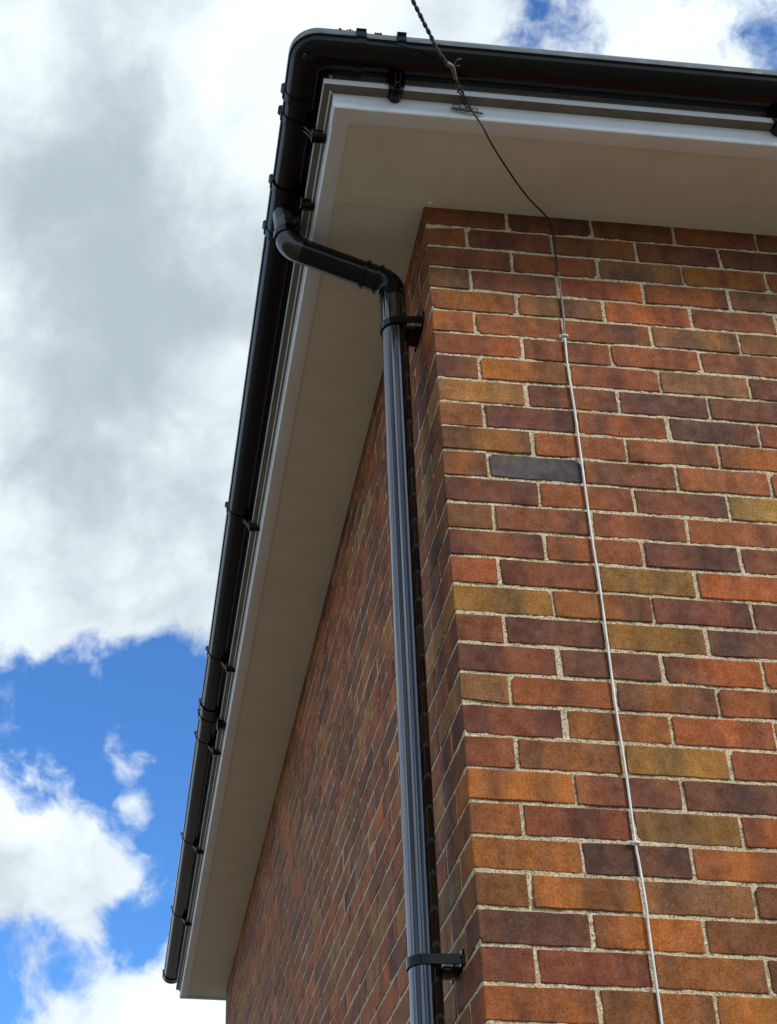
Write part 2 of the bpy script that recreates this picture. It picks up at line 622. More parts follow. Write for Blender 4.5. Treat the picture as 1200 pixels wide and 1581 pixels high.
# --- a handful of brick shapes, shared
def brick_shape(length, seed, chips):
    r_ = random.Random(seed)
    hl, hh, dep = length / 2, (PITCH - 0.0088) / 2, 0.1025
    nl, ns = 7, 3
    tl = [0.0, 0.035, 0.10, 0.27, 0.45, 0.62, 0.80, 0.92, 0.965]
    ts = [0.0, 0.12, 0.45, 0.85]
    nl, ns = len(tl), len(ts)
    ring = [[-hl + 2 * hl * t, -hh] for t in tl] + [[hl, -hh + 2 * hh * t] for t in ts]
    ring += [[hl - 2 * hl * t, hh] for t in tl] + [[-hl, hh - 2 * hh * t] for t in ts]
    corners = (0, nl, nl + ns, 2 * nl + ns)
    N = len(ring)
    outer = []
    for i, (x, z) in enumerate(ring):
        outer.append([x + r_.uniform(-.0010, .0010), z + r_.uniform(-.0011, .0011)])
    for i in corners:
        x, z = ring[i]
        sx, sz = (1 if x > 0 else -1), (1 if z > 0 else -1)
        c_ = 0.0007 if r_.random() > chips else r_.uniform(0.004, 0.012)
        outer[i][0] -= sx * c_ * 0.7
        outer[i][1] -= sz * c_ * 0.7
    V, Fc = [], []
    ins = 0.0019
    for (x, z) in outer:                                   # ring 0: front face, inset
        V.append((x * (1 - ins / hl), r_.uniform(-.0004, .0004), z * (1 - ins / hh)))
    for (x, z) in outer:                                   # ring 1: arris
        V.append((x * (1 - 0.0004 / hl), 0.0008, z * (1 - 0.0005 / hh)))
    for (x, z) in outer:                                   # ring 2
        V.append((x, 0.0024, z))
    for i, (x, z) in enumerate(ring):                      # ring 3: back edge, straight
        V.append((max(-hl, min(hl, x)), dep, z))
    for q in range(3):
        for i in range(N):
            a, b_ = q * N + i, q * N + (i + 1) % N
            Fc.append((a, b_, b_ + N, a + N))
    Fc.append(tuple(range(N - 1, -1, -1)))
    Fc.append(tuple(3 * N + i for i in range(N)))
    return V, Fc


SHAPES = [brick_shape(0.215, 100 + i, 0.0 if i < 6 else 0.35) for i in range(10)]
BRICK_MESHES = [mesh_of('brick', v, f, M_BRICK) for v, f in SHAPES]
for me in BRICK_MESHES:
    bm = bmesh.new(); bm.from_mesh(me); bmesh.ops.recalc_face_normals(bm, faces=bm.faces); bm.to_mesh(me); bm.free()


# --- mortar bodies: displaced sheets that fill the joints a few mm behind the faces
def mortar_sheet(rows, length, fine_to, along):
    """along 'x' or 'y'; a fine displaced sheet for the part in view, a coarse one for the rest"""
    V, Fc = [], []
    z_top, z_bot = H - 0.001, H - 2.75
    dx, dz = (0.005, 0.0042)
    if along == 'y':
        dx = 0.007
    nx, nz = int(fine_to / dx) + 1, int((z_top - z_bot) / dz) + 1
    xs = np.linspace(0.0025, fine_to, nx)
    zs = np.linspace(z_bot, z_top, nz)
    disp = 0.0034 + smooth_rand((nz, nx), 2.2) * 0.0028 + smooth_rand((nz, nx), 14) * 0.0040 + (rng.random((nz, nx)) - .5) * 0.0009
    disp = np.clip(disp - 0.0004, 0.0016, 0.008)
    if along == 'y':
        disp = np.clip(disp * 0.5, 0.0010, 0.0026)       # struck nearly flush on the long side
    disp[:, 0] = 0.0030
    keep = np.zeros((nz, nx), bool)
    for n, seg in rows.items():
        zb, zt = row_z(n)
        zc = (zs > zb + 0.012) & (zs < zt - 0.012)
        if not zc.any():
            continue
        # gaps between bricks stay
        inside = np.zeros(nx, bool)
        for (a, b_, _) in seg:
            inside |= (xs > a + 0.014) & (xs < b_ - 0.014)
        first = 0.1025 if seg[0][0] > 0.05 else 0.0
        if first:
            inside |= (xs > 0.014) & (xs < first - 0.014)
        keep[np.ix_(zc, inside)] = True
    idx = -np.ones((nz, nx), int)
    used = ~keep
    k = 0
    for j, i in np.argwhere(used):
        idx[j, i] = k
        k += 1
        p = (xs[i], disp[j, i], zs[j]) if along == 'x' else (disp[j, i], xs[i], zs[j])
        V.append(p)
    for j in range(nz - 1):
        for i in range(nx - 1):
            q = (idx[j, i], idx[j, i + 1], idx[j + 1, i + 1], idx[j + 1, i])
            if min(q) >= 0:
                Fc.append(tuple(int(t) for t in q))
    # the rest of the wall: a plain slab face behind the bricks, and the body of the leaf
    d0, d1 = 0.006, 0.098
    def slab(a, b_, z0, z1, near=d0):
        if along == 'x':
            return box(a, b_, near, d1, z0, z1)
        return box(near, d1, a, b_, z0, z1)
    parts = [(V, Fc), slab(0.012, length, 0.0, H + 0.10, 0.012)]
    parts.append(slab(0.006, length, 0.0, z_bot, 0.004) if along == 'x' else slab(0.0985, length, 0.0, z_bot, 0.004))
    if length > fine_to:
        parts.append(slab(fine_to, length, z_bot, H - 0.001, 0.0017))
    return join(*parts)


wall_x = obj('wall', mortar_sheet(rows_front, R_END, 1.05, 'x'), M_MORTAR, house)
wall_y = obj('wall', mortar_sheet(rows_long, L_END, 2.6, 'y'), M_MORTAR, house)

# --- every brick
entries = []
for wallname, rows in (('x', rows_front), ('y', rows_long)):
    for n, seg in rows.items():
        zb, zt = row_z(n)
        zt_ = zt
        for i, (a, b_, kind) in enumerate(seg):
            mid = (a + b_) / 2
            zc = (zb + zt) / 2
            prot = max(-0.0007, min(0.0015, float(rng.normal(0, 0.0008 if wallname == 'x' else 0.0004))))
            cx, cy = (mid, 0.0) if wallname == 'x' else (0.0, mid)
            # projected size
            e = [(a, 0, zb), (b_, 0, zb), (b_, 0, zt), (a, 0, zt)] if wallname == 'x' else [(0, a, zb), (0, b_, zb), (0, b_, zt), (0, a, zt)]
            pp = [project(q) for q in e]
            area, seen, near = 0.0, False, False
            if all(pp):
                seen = any(0 <= p[0] <= 1200 and 0 <= p[1] <= 1581 for p in pp)
                near = any(-250 <= p[0] <= 1450 and -250 <= p[1] <= 1830 for p in pp)
                area = 0.5 * abs(sum(pp[k][0] * pp[(k + 1) % 4][1] - pp[(k + 1) % 4][0] * pp[k][1] for k in range(4)))
            if kind == 'corner' and wallname == 'y' and near:
                area += 1500
            if n == -1:
                area *= 0.4
            # colour
            if wallname == 'x':
                code = None
                if n in PICK:
                    pos = i if n % 2 != 0 else i + 1
                    if pos < len(PICK[n]):
                        code = PICK[n][pos]
            else:
                code = PICK[n][0] if (kind == 'corner' and n in PICK) else None
            col = tone(code, 0.06) if code else tone(random.choice(POOL), 0.12)
            if wallname == 'y' and kind != 'corner':
                col = (col[0] * 1.12, col[1] * 1.10, col[2], 1.0)          # long wall's tone raised: brightness painted in for the light it lacks
            entries.append(dict(w=wallname, n=n, a=a, b=b_, z=zc, prot=prot, area=area if seen else 0.0, near=near, col=col, kind=kind))

entries.sort(key=lambda t: -t['area'])
single = [t for t in entries if t['area'] > 0][:300]
for t in single:
    t['single'] = True
for t in single:
    o = bpy.data.objects.new('brick', random.choice(BRICK_MESHES))
    o.parent = wall_x if t['w'] == 'x' else wall_y
    mid = (t['a'] + t['b']) / 2
    tilt = (rng.normal(0, .0025), rng.normal(0, .003), rng.normal(0, .002 if t['w'] == 'x' else .0012))
    if t['w'] == 'x':
        o.location = (mid, -t['prot'], t['z'])
        o.rotation_euler = tilt
    else:
        o.location = (-t['prot'], mid, t['z'])
        o.rotation_euler = (tilt[0], tilt[1], -math.pi / 2 + tilt[2])
    o.scale = ((t['b'] - t['a']) / 0.215, 1, 1)
    if random.random() < 0.5:                       # turned end for end
        o.rotation_euler.rotate_axis('Y', math.pi)
    o.color = t['col']
    COL.objects.link(o)

# the rest of the bricks of each wall, joined
for w, par in (('x', wall_x), ('y', wall_y)):
    V, Fc, CA = [], [], []
    for t in entries:
        if t['w'] != w or t.get('single'):
            continue
        v, f = random.choice(SHAPES) if t['near'] else box(-0.1075, 0.1075, 0, 0.1025, -(PITCH - .0088) / 2, (PITCH - .0088) / 2)
        k = len(V)
        mid = (t['a'] + t['b']) / 2
        sx = (t['b'] - t['a']) / 0.215
        tl = float(rng.normal(0, .003))
        for (x, y, z) in v:
            x = x * sx
            z2 = z + x * tl
            V.append((mid + x, y - t['prot'], t['z'] + z2) if w == 'x' else (y - t['prot'], mid - x, t['z'] + z2))
        Fc += [tuple(i + k for i in q) for q in f]
        CA += [(t['col'][0], t['col'][1], t['col'][2], random.random())] * len(f)
    o = obj('brick', (V, Fc), M_BRICK_MASS, par)
    o['kind'] = 'stuff'
    at = o.data.attributes.new('brick_tone', 'FLOAT_COLOR', 'FACE')
    at.data.foreach_set('color', np.array(CA, dtype=np.float32).ravel())

# inner leaf and the two far walls
obj('inner_wall', join(box(0.14, 0.24, 0.14, L_END, 0, H + 0.1), box(0.24, R_END + 3, 0.14, 0.24, 0, H + 0.1),
                       box(0.0, R_END + 3, L_END + 0.003, L_END + 0.1, 0, H + 0.1), box(R_END + 3.003, R_END + 3.1, 0.0, L_END + 0.1, 0, H + 0.1)), M_CORE, house)

# --- eaves: soffit panels, fascia, corner trim, end
Y_END = 6.352
D_GROOVE = 0.238
t_s = 0.009
soffit_a = obj('soffit_panel', ([(-0.262, -0.262, H + .0028), (R_END, -0.262, H + .0028), (R_END, 0.10, H + .0028), (-0.262, -0.001, H + .0028), (0.0, 0.004, H + .0028),
                                 (-0.262, -0.262, H + .012), (R_END, -0.262, H + .012), (R_END, 0.10, H + .012), (-0.262, -0.001, H + .012), (0.0, 0.004, H + .012), (0.0, 0.10, H + .0028), (0.0, 0.10, H + .012)],
                                [(0, 1, 2, 10, 4, 3), (5, 6, 7, 11, 9, 8), (0, 1, 6, 5), (1, 2, 7, 6), (0, 3, 8, 5), (3, 4, 9, 8), (4, 10, 11, 9), (10, 2, 7, 11)]), M_SOFFIT, house)
obj('soffit_panel', box(-0.262, -0.0005, 0.0062, 4.919, H + .0028, H + .012), M_SOFFIT, house)
obj('soffit_panel', box(-0.262, 0.10, 4.923, Y_END, H + .0032, H + .012), M_SOFFIT, house)
# jointing strip between the two soffit runs
obj('joint_strip', bevel_box(-0.2375, -0.002, -0.030, 0.012, H - 0.0002, H + .0026, 0.0008), M_SOFFIT, house)

NOSE = [(.238, 0.0), (.272, 0.0), (.2775, .0012), (.2805, .0045), (.2815, .0095), (.2815, .016), (.2808, .026), (.2800, .034)]
BACK = [(.309, .0665), (.283, .068), (.283, .185), (.2635, .185), (.2635, .0026), (.238, .0026)]
# a square bead stands out over the plain face; on the long side it has a small step under it
FASCIA = NOSE[:6] + [(.2815, .030), (.2820, .0440), (.2835, .0475), (.2865, .0486), (.3085, .0486), (.3100, .0498), (.3100, .0655)] + BACK
FASCIA_STEP = NOSE[:6] + [(.2815, .0395), (.2830, .0408), (.2900, .0408), (.2912, .0418), (.2912, .0470), (.2925, .0486), (.3085, .0486), (.3100, .0498), (.3100, .0655)] + BACK


def grime_shade(o, prof, zs):
    """grime and painted shade under the bead: faces whose middle lies in the given height range take the dark material"""
    o.data.materials.append(M_GRIME_SHADE)
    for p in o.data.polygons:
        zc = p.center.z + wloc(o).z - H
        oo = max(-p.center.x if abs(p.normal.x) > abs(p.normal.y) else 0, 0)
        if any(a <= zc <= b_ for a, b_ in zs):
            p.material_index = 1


fa = obj('fascia_board', sweep(FASCIA, [('r', R_END), ('a', 0)]), M_FASCIA, house, True, 35)
fb = obj('fascia_board', sweep(FASCIA_STEP, [('a', 0), ('l', 2.9)]), M_FASCIA, house, True, 35)
fc = obj('fascia_board', sweep(FASCIA_STEP, [('l', 2.9015), ('l', Y_END)]), M_FASCIA, house, True, 35)
# corner cap laid over the meeting of the two fascias
grime_shade(fa, FASCIA, [(.0474, .0490)])
grime_shade(fb, FASCIA_STEP, [(.0402, .0412), (.0482, .0490)])
grime_shade(fc, FASCIA_STEP, [(.0402, .0412), (.0482, .0490)])
CAP = [(.238, 0.0), (.272, 0.0), (.2775, .0012), (.2805, .0045), (.2815, .0095), (.2815, .020), (.2815, .0395)]
capo = [(o + 0.0022 * (1 if o > 0.27 else 0), z - (0.0018 if z < 0.005 else 0)) for o, z in CAP]
capi = [(o - 0.001, z + (0.001 if z < .005 else 0)) for o, z in CAP]
obj('corner_trim', sweep(capo + capi[::-1], [('r', -0.222), ('a', 0), ('l', -0.222)]), M_FASCIA, house, True, 35)
obj('box_end', join(box(-0.284, 0.06, Y_END + .0005, Y_END + .012, H - 0.003, H + 0.22), box(-0.25, 0.0, Y_END - .018, Y_END, H - 0.006, H + 0.0025)), M_FASCIA, house)
for (x, z, on) in ((0.290, 0.037, fa), (0.720, 0.036, fa), (-0.158, 0.038, fa)):
    obj('nail_cap', dome((x, -0.2798, H + z), (0, -1, 0), 0.0055, 0.003), M_CAP, on, True)
for (y, z) in ((0.75, 0.060), (1.9, 0.060), (2.6, 0.06)):
    obj('nail_cap', dome((-0.2788, y, H + z), (-1, 0, 0), 0.0055, 0.003), M_CAP, fb, True)
obj('nail_cap', dome((0.012, -0.012, H + .0028), (0, 0, -1), 0.006, 0.004), M_CAP, soffit_a, True)

# --- roof, hipped over the corner, in lapped tile courses
pitch = math.radians(27)
roof_courses = []
nC = 11
for k in range(nC):
    s0, s1 = k * 0.30, (k + 1) * 0.30 + 0.06
    d0, d1 = 0.325 - s0 * math.cos(pitch), 0.325 - s1 * math.cos(pitch)
    z0, z1 = 0.165 + s0 * math.sin(pitch), 0.165 + s1 * math.sin(pitch) - 0.012
    zo = 0.016
    prof = [(d0, z0), (d0, z0 + zo), (d1, z1 + zo), (d1, z1)]
    roof_courses.append(sweep(prof, [('r', R_END + 3.1), ('a', 0), ('l', Y_END + 0.03)]))
obj('roof', join(*roof_courses), M_TILE, house)

# ------------------------------------------------------------------ gutter
gutter = thing('gutter', 'glossy black half round gutter running round the eaves corner', 'gutter', (-0.345, -0.345, H + 0.05))
PIV = 0.329
GC, GA, GB, GZ = 0.3430, 0.0490, 0.037, 0.116


def gutter_outer(ex=0.0, lip=True):
    """from the outer lip round under to the back lip; ex = outward growth"""
    P_ = []
    if lip:
        P_ += [(.3890, .1355 + ex), (.3955 + ex, .1340 + ex * .5), (.3966 + ex, .1305), (.3966 + ex, .1140), (.3950 + ex, .1115), (.3925 + ex, .1098)]
    n_ = 20
    for k in range(n_ + 1):
        a = math.radians(-10) - math.radians(170) * k / n_ if lip else -math.pi * k / n_
        P_.append((GC + (GA + ex) * math.cos(a), GZ + (GB + ex) * math.sin(a)))
    P_.append((.2940 - ex, .1325))
    return P_


def gutter_profile(ex=0.0, th=0.0026):
    o = gutter_outer(ex)
    inn = []
    for k in range(17):
        a = -math.pi * (16 - k) / 16
        inn.append((GC + (GA + ex - th - .0015) * math.cos(a), GZ + (GB + ex - th) * math.sin(a)))
    inn = [(.2940 + th + .001, .1325)] + inn + [(.3890 - .002, .1335)]
    return o + inn


def run(kind, a, b_, step=0.6):
    k = max(1, int(abs(b_ - a) / step))
    return [(kind, a + (b_ - a) * i / k) for i in range(k + 1)]


arc = [('a', i / 10) for i in range(11)]
GP = gutter_profile()


def paint_lip_sheen(o):
    """the outer lip band takes the paler colour that paints in its sky sheen"""
    o.data.materials.append(M_LIP_SHEEN)
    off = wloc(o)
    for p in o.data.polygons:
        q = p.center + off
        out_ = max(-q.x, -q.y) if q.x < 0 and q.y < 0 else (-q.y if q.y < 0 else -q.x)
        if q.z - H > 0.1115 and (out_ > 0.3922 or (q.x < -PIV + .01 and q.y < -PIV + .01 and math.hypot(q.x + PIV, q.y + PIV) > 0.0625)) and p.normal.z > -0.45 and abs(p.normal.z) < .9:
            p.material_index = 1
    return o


paint_lip_sheen(obj('gutter_channel', sweep(GP, run('r', R_END, -0.215), PIV), M_BLACK, gutter, True, 28))
paint_lip_sheen(obj('gutter_channel', sweep(GP, run('l', -0.205, 2.895), PIV), M_BLACK, gutter, True, 28))
paint_lip_sheen(obj('gutter_channel', sweep(GP, run('l', 2.9, 6.30), PIV), M_BLACK, gutter, True, 28))


def band(kind, s0, s1, ex=0.0028, th=0.0022, horn=True, rib=False, par=None, name='clip'):
    o = gutter_outer(ex)
    if horn:
        o = [(.3880, .1420), (.4010, .1420), (.4055, .1370)] + o[2:]
    inner = [(x - (x - GC) / GA * th, z - (z - GZ) / GB * th * (1 if z < GZ else 0)) for x, z in reversed(gutter_outer(ex))]
    return sweep(o + inner, [(kind, s0), (kind, s1)], PIV)


def corner_piece():
    p = gutter_profile(0.0026, 0.0024)
    return sweep(p, [('r', -0.215), ('r', -0.262), ('r', -PIV)] + arc[1:-1] + [('l', -PIV), ('l', -0.262), ('l', -0.205)], PIV)


corner = paint_lip_sheen(obj('corner_angle', corner_piece(), M_BLACK, gutter, True, 28))
obj('socket_clip', band('r', -0.242, -0.217, 0.0050, 0.0028), M_BLACK, corner, True, 28)
obj('socket_clip', band('l', -0.232, -0.208, 0.0050, 0.0028), M_BLACK, corner, True, 28)
# small moulded button under the corner
obj('moulding_button', dome((-0.362, -0.362, H + 0.073), (-.3, -.3, -1), 0.006, 0.004), M_BLACK, corner, True)


def foot_shape(kind, s, w=0.021, z0=0.031, z1=0.100, d0=0.2835, d1=0.3215):
    """shield shaped fixing plate against the fascia"""
    out_ = [(-w, z1), (-w, 0.060), (-w * .84, 0.046), (-w * .45, 0.0335), (0, z0), (w * .45, 0.0335), (w * .84, 0.046), (w, 0.060), (w, z1)]
    V, Fc = [], []
    for d, k in ((d0, 1.0), (d1 - .0025, 1.0), (d1, 0.86)):
        for (a, z) in out_:
            zz = z1 - (z1 - z) * (1 if k == 1 else .95)
            V.append((s + a * k, -d, H + zz) if kind == 'r' else (-d, s + a * k, H + zz))
    n_ = len(out_)
    for q in range(2):
        for i in range(n_):
            a, b_ = q * n_ + i, q * n_ + (i + 1) % n_
            Fc.append((a, b_, b_ + n_, a + n_))
    Fc.append(tuple(range(n_)))
    Fc.append(tuple(2 * n_ + i for i in range(n_)))
    return V, Fc


def rib(kind, s, w=0.004):
    """stiffening web between the foot and the underside of the channel"""
    prof = [(.319, .040), (.326, .056), (.340, .072), (.340, .084), (.322, .092), (.317, .092), (.317, .045)]
    return sweep(prof, [(kind, s - w), (kind, s + w)])


def bracket(kind, s):
    br = obj('bracket', join(band(kind, s - 0.0115, s + 0.0115), foot_shape(kind, s), rib(kind, s - .006, .0022), rib(kind, s + .006, .0022)), M_BLACK, gutter, True, 28)
    ax = (0, -1, 0) if kind == 'r' else (-1, 0, 0)
    p = (s, -0.3210, H + .060) if kind == 'r' else (-0.3210, s, H + .060)
    obj('screw', dome(p, ax, 0.0045, 0.0028), M_ZINC, br, True)
    return br


for s in (-0.130, 0.845, 1.75, 2.6):
    bracket('r', s)
for s in (-0.155, 1.48, 2.43, 3.145, 4.215, 5.205):
    bracket('l', s)

# running outlet with its two sockets and fixing lugs
OX, OY = -0.345, 0.140
outlet = obj('running_outlet', join(sweep(gutter_profile(0.0026, 0.0024), [('l', 0.055), ('l', 0.228)], PIV), foot_shape('l', 0.062, 0.020), foot_shape('l', 0.218, 0.020),
                                    sweep([(.318, .072), (.332, .070), (.332, .086), (.318, .100)], [('l', 0.046), ('l', 0.236)])), M_BLACK, gutter, True, 28)
obj('socket_clip', band('l', 0.050, 0.074, 0.0052, 0.0028), M_BLACK, outlet, True, 28)
obj('socket_clip', band('l', 0.208, 0.232, 0.0052, 0.0028), M_BLACK, outlet, True, 28)
sp = [(OX, OY, H + .086), (OX, OY, H + .064), (OX, OY, H + .040), (OX, OY, H + .006)]
obj('spigot', tube(sp, [0.041, 0.038, 0.0355, 0.0355], 28), M_DUSTY, outlet, True, 40)

# union clip half way
un = obj('union_clip', join(sweep(gutter_profile(0.0026, 0.0024), [('l', 2.835), ('l', 2.965)], PIV), foot_shape('l', 2.90, 0.055)), M_BLACK, gutter, True, 28)
obj('socket_clip', band('l', 2.840, 2.866, 0.0052, 0.0028), M_BLACK, un, True, 28)
obj('socket_clip', band('l', 2.928, 2.954, 0.0052, 0.0028), M_BLACK, un, True, 28)

# stop end
se_o = gutter_outer(0.0045)
se = obj('stop_end', join(sweep(gutter_profile(0.0026, 0.0024), [('l', 6.25), ('l', 6.31)], PIV),
                          sweep(se_o, [('l', 6.31), ('l', 6.318)], PIV), sweep([(GC + (x - GC) * .86, GZ + (z - GZ) * .86) for x, z in se_o], [('l', 6.318), ('l', 6.326)], PIV)), M_BLACK, gutter, True, 28)
obj('socket_clip', band('l', 6.245, 6.266, 0.0052, 0.0028), M_BLACK, se, True, 28)

# ------------------------------------------------------------------ downpipe
down = thing('downpipe', 'glossy black round downpipe with swan neck bends on the house corner', 'downpipe', (-0.070, 0.20, 0.0))
R_P = 0.034
K1 = Vector((OX, OY, H - 0.030))
K2 = Vector((-0.066, 0.139, H - 0.146))
PT = Vector((-0.066, 0.139, H - 0.35))
PB = Vector((-0.068, 0.182, H - 2.14))
axis = (PB - PT).normalized()
PTOP = K2 + axis * 0.062
PBOT = PT + axis * ((PT.z - 0.06) / -axis.z)


def bend(k, d_in, d_out, rad, n_=10):
    """centre line of a rounded bend at corner k: comes in along d_in, leaves along d_out"""
    d_in, d_out = d_in.normalized(), d_out.normalized()
    ang = d_in.angle(d_out)
    tl = rad * math.tan(ang / 2)
    a, b_ = k - d_in * tl, k + d_out * tl
    c = a + (d_out - d_in * d_out.dot(d_in)).normalized() * rad
    res = []
    va, vb = a - c, b_ - c
    for i in range(n_ + 1):
        t = i / n_
        s_ = math.sin(ang)
        res.append(c + va * (math.sin((1 - t) * ang) / s_) + vb * (math.sin(t * ang) / s_))
    return res


dn = Vector((0, 0, -1))
off = (K2 - K1).normalized()
b1 = bend(K1, dn, off, 0.050)
b2 = bend(K2, off, axis, 0.050)
top_bend = obj('bend', tube([K1 + Vector((0, 0, .036))] + b1 + [b1[-1] + off * 0.012], R_P, 32), M_DUSTY, down, True, 40)
obj('socket_ring', tube([(OX, OY, H + .016), (OX, OY, H + .0155), (OX, OY, H - .006), (OX, OY, H - .0065)], [R_P + .001, R_P + .0042, R_P + .0042, R_P + .001], 32, False), M_BLACK, top_bend, True, 40)
obj('offset_pipe', tube([b1[-1] + off * 0.004, b2[0] - off * 0.002], R_P - 0.0006, 32), M_BLACK, down, True, 40)
low_bend = obj('bend', tube([b2[0] - off * 0.044] + b2 + [b2[-1] + axis * 0.028], R_P + 0.0006, 32), M_BLACK, down, True, 40)


def ring(p, d, r, w):
    d = d.normalized()
    return tube([p - d * w, p - d * w * .9, p + d * w * .9, p + d * w], [r - .004, r, r, r - .004], 32, False)


for q in (0.044, 0.006):
    obj('socket_ring', ring(b2[0] - off * q, off, R_P + 0.0056, 0.0035), M_BLACK, low_bend, True, 40)
obj('pipe_length', tube([PTOP - axis * .01] + [PT + axis * t for t in (0.0, 0.5, 1.0, 1.5, 2.0)] + [PBOT], R_P, 40), M_PIPE, down, True, 40)
obj('shoe', tube([PBOT - axis * .07] + bend(PBOT, axis, Vector((-.75, 0, -.45)), 0.05, 6) + [PBOT + Vector((-.75, 0, -.45)).normalized() * .10], R_P + .0035, 24), M_BLACK, down, True, 40)


def pipe_clip(z):
    t = (PT.z - z) / -axis.z
    c = PT + axis * t
    w = 0.0105
    ri, ro = R_P + 0.0004, R_P + 0.0036
    V, Fc = [], []
    n_ = 26
    # band: from the far tangent, round the outside, to the near tangent, then straight arms back to the wall
    path_o, path_i = [], []
    for k in range(n_ + 1):
        a = math.radians(100) + math.radians(160) * k / n_      # -x side of the pipe
        path_o.append((c.x + ro * math.cos(a), c.y + ro * math.sin(a)))
        path_i.append((c.x + ri * math.cos(a), c.y + ri * math.sin(a)))
    arm_y = 0.046
    def arm(sgn):
        return [(c.x + 0.012, c.y + sgn * (R_P + .005)), (-0.026, c.y + sgn * (arm_y - .003)), (-0.0045, c.y + sgn * arm_y)]
    def arm_in(sgn):
        return [(c.x + 0.012, c.y + sgn * (R_P + .0015)), (-0.026, c.y + sgn * (arm_y - .0075)), (-0.0045, c.y + sgn * (arm_y - .0045))]
    po = arm(1)[::-1] + path_o + arm(-1)
    pi_ = arm_in(1)[::-1] + path_i + arm_in(-1)
    n2 = len(po)
    for zz in (z - w, z + w):
        V += [(x, y, zz) for x, y in po] + [(x, y, zz) for x, y in pi_]
    for i in range(n2 - 1):
        Fc += [(i, i + 1, i + 1 + 2 * n2, i + 2 * n2), (i + n2, i + 1 + n2, i + 1 + 3 * n2, i + 3 * n2),
               (i, i + 1, i + 1 + n2, i + n2), (i + 2 * n2, i + 1 + 2 * n2, i + 1 + 3 * n2, i + 3 * n2)]
    Fc += [(0, n2, 3 * n2, 2 * n2), (n2 - 1, 2 * n2 - 1, 4 * n2 - 1, 3 * n2 - 1)]
    plates = join(bevel_box(-0.0045, 0.0015, c.y + arm_y - .018, c.y + arm_y + .012, z - .016, z + .016, .001),
                  bevel_box(-0.0045, 0.0015, c.y - arm_y - .012, c.y - arm_y + .018, z - .016, z + .016, .001))
    saddle = bevel_box(-0.0375, 0.0012, c.y - .030, c.y + .030, z - .020, z - .0115, .001)
    cl = obj('pipe_clip', join((V, Fc), plates, saddle), M_BLACK, down, True, 30)
    for s_ in (1, -1):
        obj('screw', dome((-0.0045, c.y + s_ * (arm_y + .004), z + .006), (-1, 0, 0), 0.004, 0.003), M_ZINC, cl, True)


for z in (H - 0.312, H - 2.022, H - 3.75):
    pipe_clip(z)

# ------------------------------------------------------------------ wires
def helix(path, r, turn, phase):
    res = []
    acc = 0.0
    pts = [Vector(p) for p in path]
    fine = []
    for i in range(len(pts) - 1):
        k = max(1, int((pts[i + 1] - pts[i]).length / 0.0035))
        for j in range(k):
            fine.append(pts[i].lerp(pts[i + 1], j / k))
    fine.append(pts[-1])
    u = None
    for i, p in enumerate(fine):
        t = (fine[min(i + 1, len(fine) - 1)] - fine[max(i - 1, 0)]).normalized()
        if u is None:
            u, w = frame_of(t)
        else:
            u = (u - t * u.dot(t)).normalized()
            w = t.cross(u)
        if i:
            acc += (p - fine[i - 1]).length
        a = 2 * math.pi * acc / turn + phase
        res.append(p + (u * math.cos(a) + w * math.sin(a)) * r)
    return res


Wl = lambda L: [Vector((a, b_, c_ + H)) for a, b_, c_ in L]
over = Wl([(-0.1237, -0.5, 0.1233), (-0.0957, -0.47, 0.0967), (-0.0719, -0.447, 0.0713), (-0.0528, -0.43, 0.0414), (-0.0408, -0.422, 0.0298), (-0.0296, -0.412, 0.0232),
           (-0.0125, -0.4, 0.0276), (-0.0045, -0.385, 0.0273), (0.0019, -0.37, 0.0241), (0.0164, -0.34, 0.0226), (0.0347, -0.305, 0.0324), (0.0432, -0.29, 0.0361)])
side = Wl([(0.0009, -0.375, 0.027), (0.0162, -0.35, 0.0287), (0.0346, -0.32, 0.0346), (0.051, -0.298, 0.034)])
aer = thing('telephone_line', 'dark twisted overhead telephone wire looping down to the eaves hook', 'cable', over[-1])
d_far = (over[0] - over[2]).normalized()
near_path = smooth_path([over[0] + d_far * .5] + over[:6], 5)
far_path = [over[0] + d_far * .5 + d_far * s_ + Vector((0, 0, 0.0035 * s_ * s_)) for s_ in (9, 6, 4, 2.5, 1.5, .8, .4, .15)]
for ph in (0, math.pi):
    obj('strand', tube(helix(far_path[5:] + near_path, 0.0026, 0.034, ph), 0.0028, 7), M_TWIST, aer, True)
obj('span', tube(far_path[:6], 0.005, 7), M_TWIST, aer, True)
obj('grip_wrap', tube(smooth_path(over[5:9], 6), [0.0046, 0.005, 0.0056, 0.0055, 0.0052, 0.0055, 0.0058, 0.0056, 0.0052, 0.0056, 0.0054, 0.0052, 0.0048, 0.0046, 0.0048, 0.0046, 0.0044, 0.0042, 0.0040], 9), M_WRAP, aer, True)
obj('strand', tube(helix(smooth_path(over[7:], 5), 0.0028, 0.022, 0.4), 0.0022, 7), M_TWIST, aer, True)
obj('strand', tube(helix(smooth_path(side, 5), 0.0024, 0.020, 1.4), 0.0022, 7), M_TWIST, aer, True)
# frayed ends at the knot
for (dx, dy, dz) in ((.012, .0, .012), (.010, .006, -.004)):
    obj('loose_end', tube([over[6], over[6] + Vector((dx, dy - .012, dz)), over[6] + Vector((dx * 1.7, dy - .014, dz * 1.2))], 0.0011, 5), M_WRAP, aer, True)

hook = thing('wire_hook', 'small zinc wire anchor plate with eyes screwed to the white fascia', 'hook', (0.05, -0.282, H + .02))
plate_pts = Wl([(0.010, -0.288, 0.024), (0.030, -0.290, 0.020), (0.050, -0.291, 0.0185), (0.070, -0.290, 0.0155), (0.089, -0.288, 0.0135)])
obj('plate', tube(plate_pts, [0.0022, 0.003, 0.0034, 0.003, 0.0024], 8), M_ZINC, hook, True)


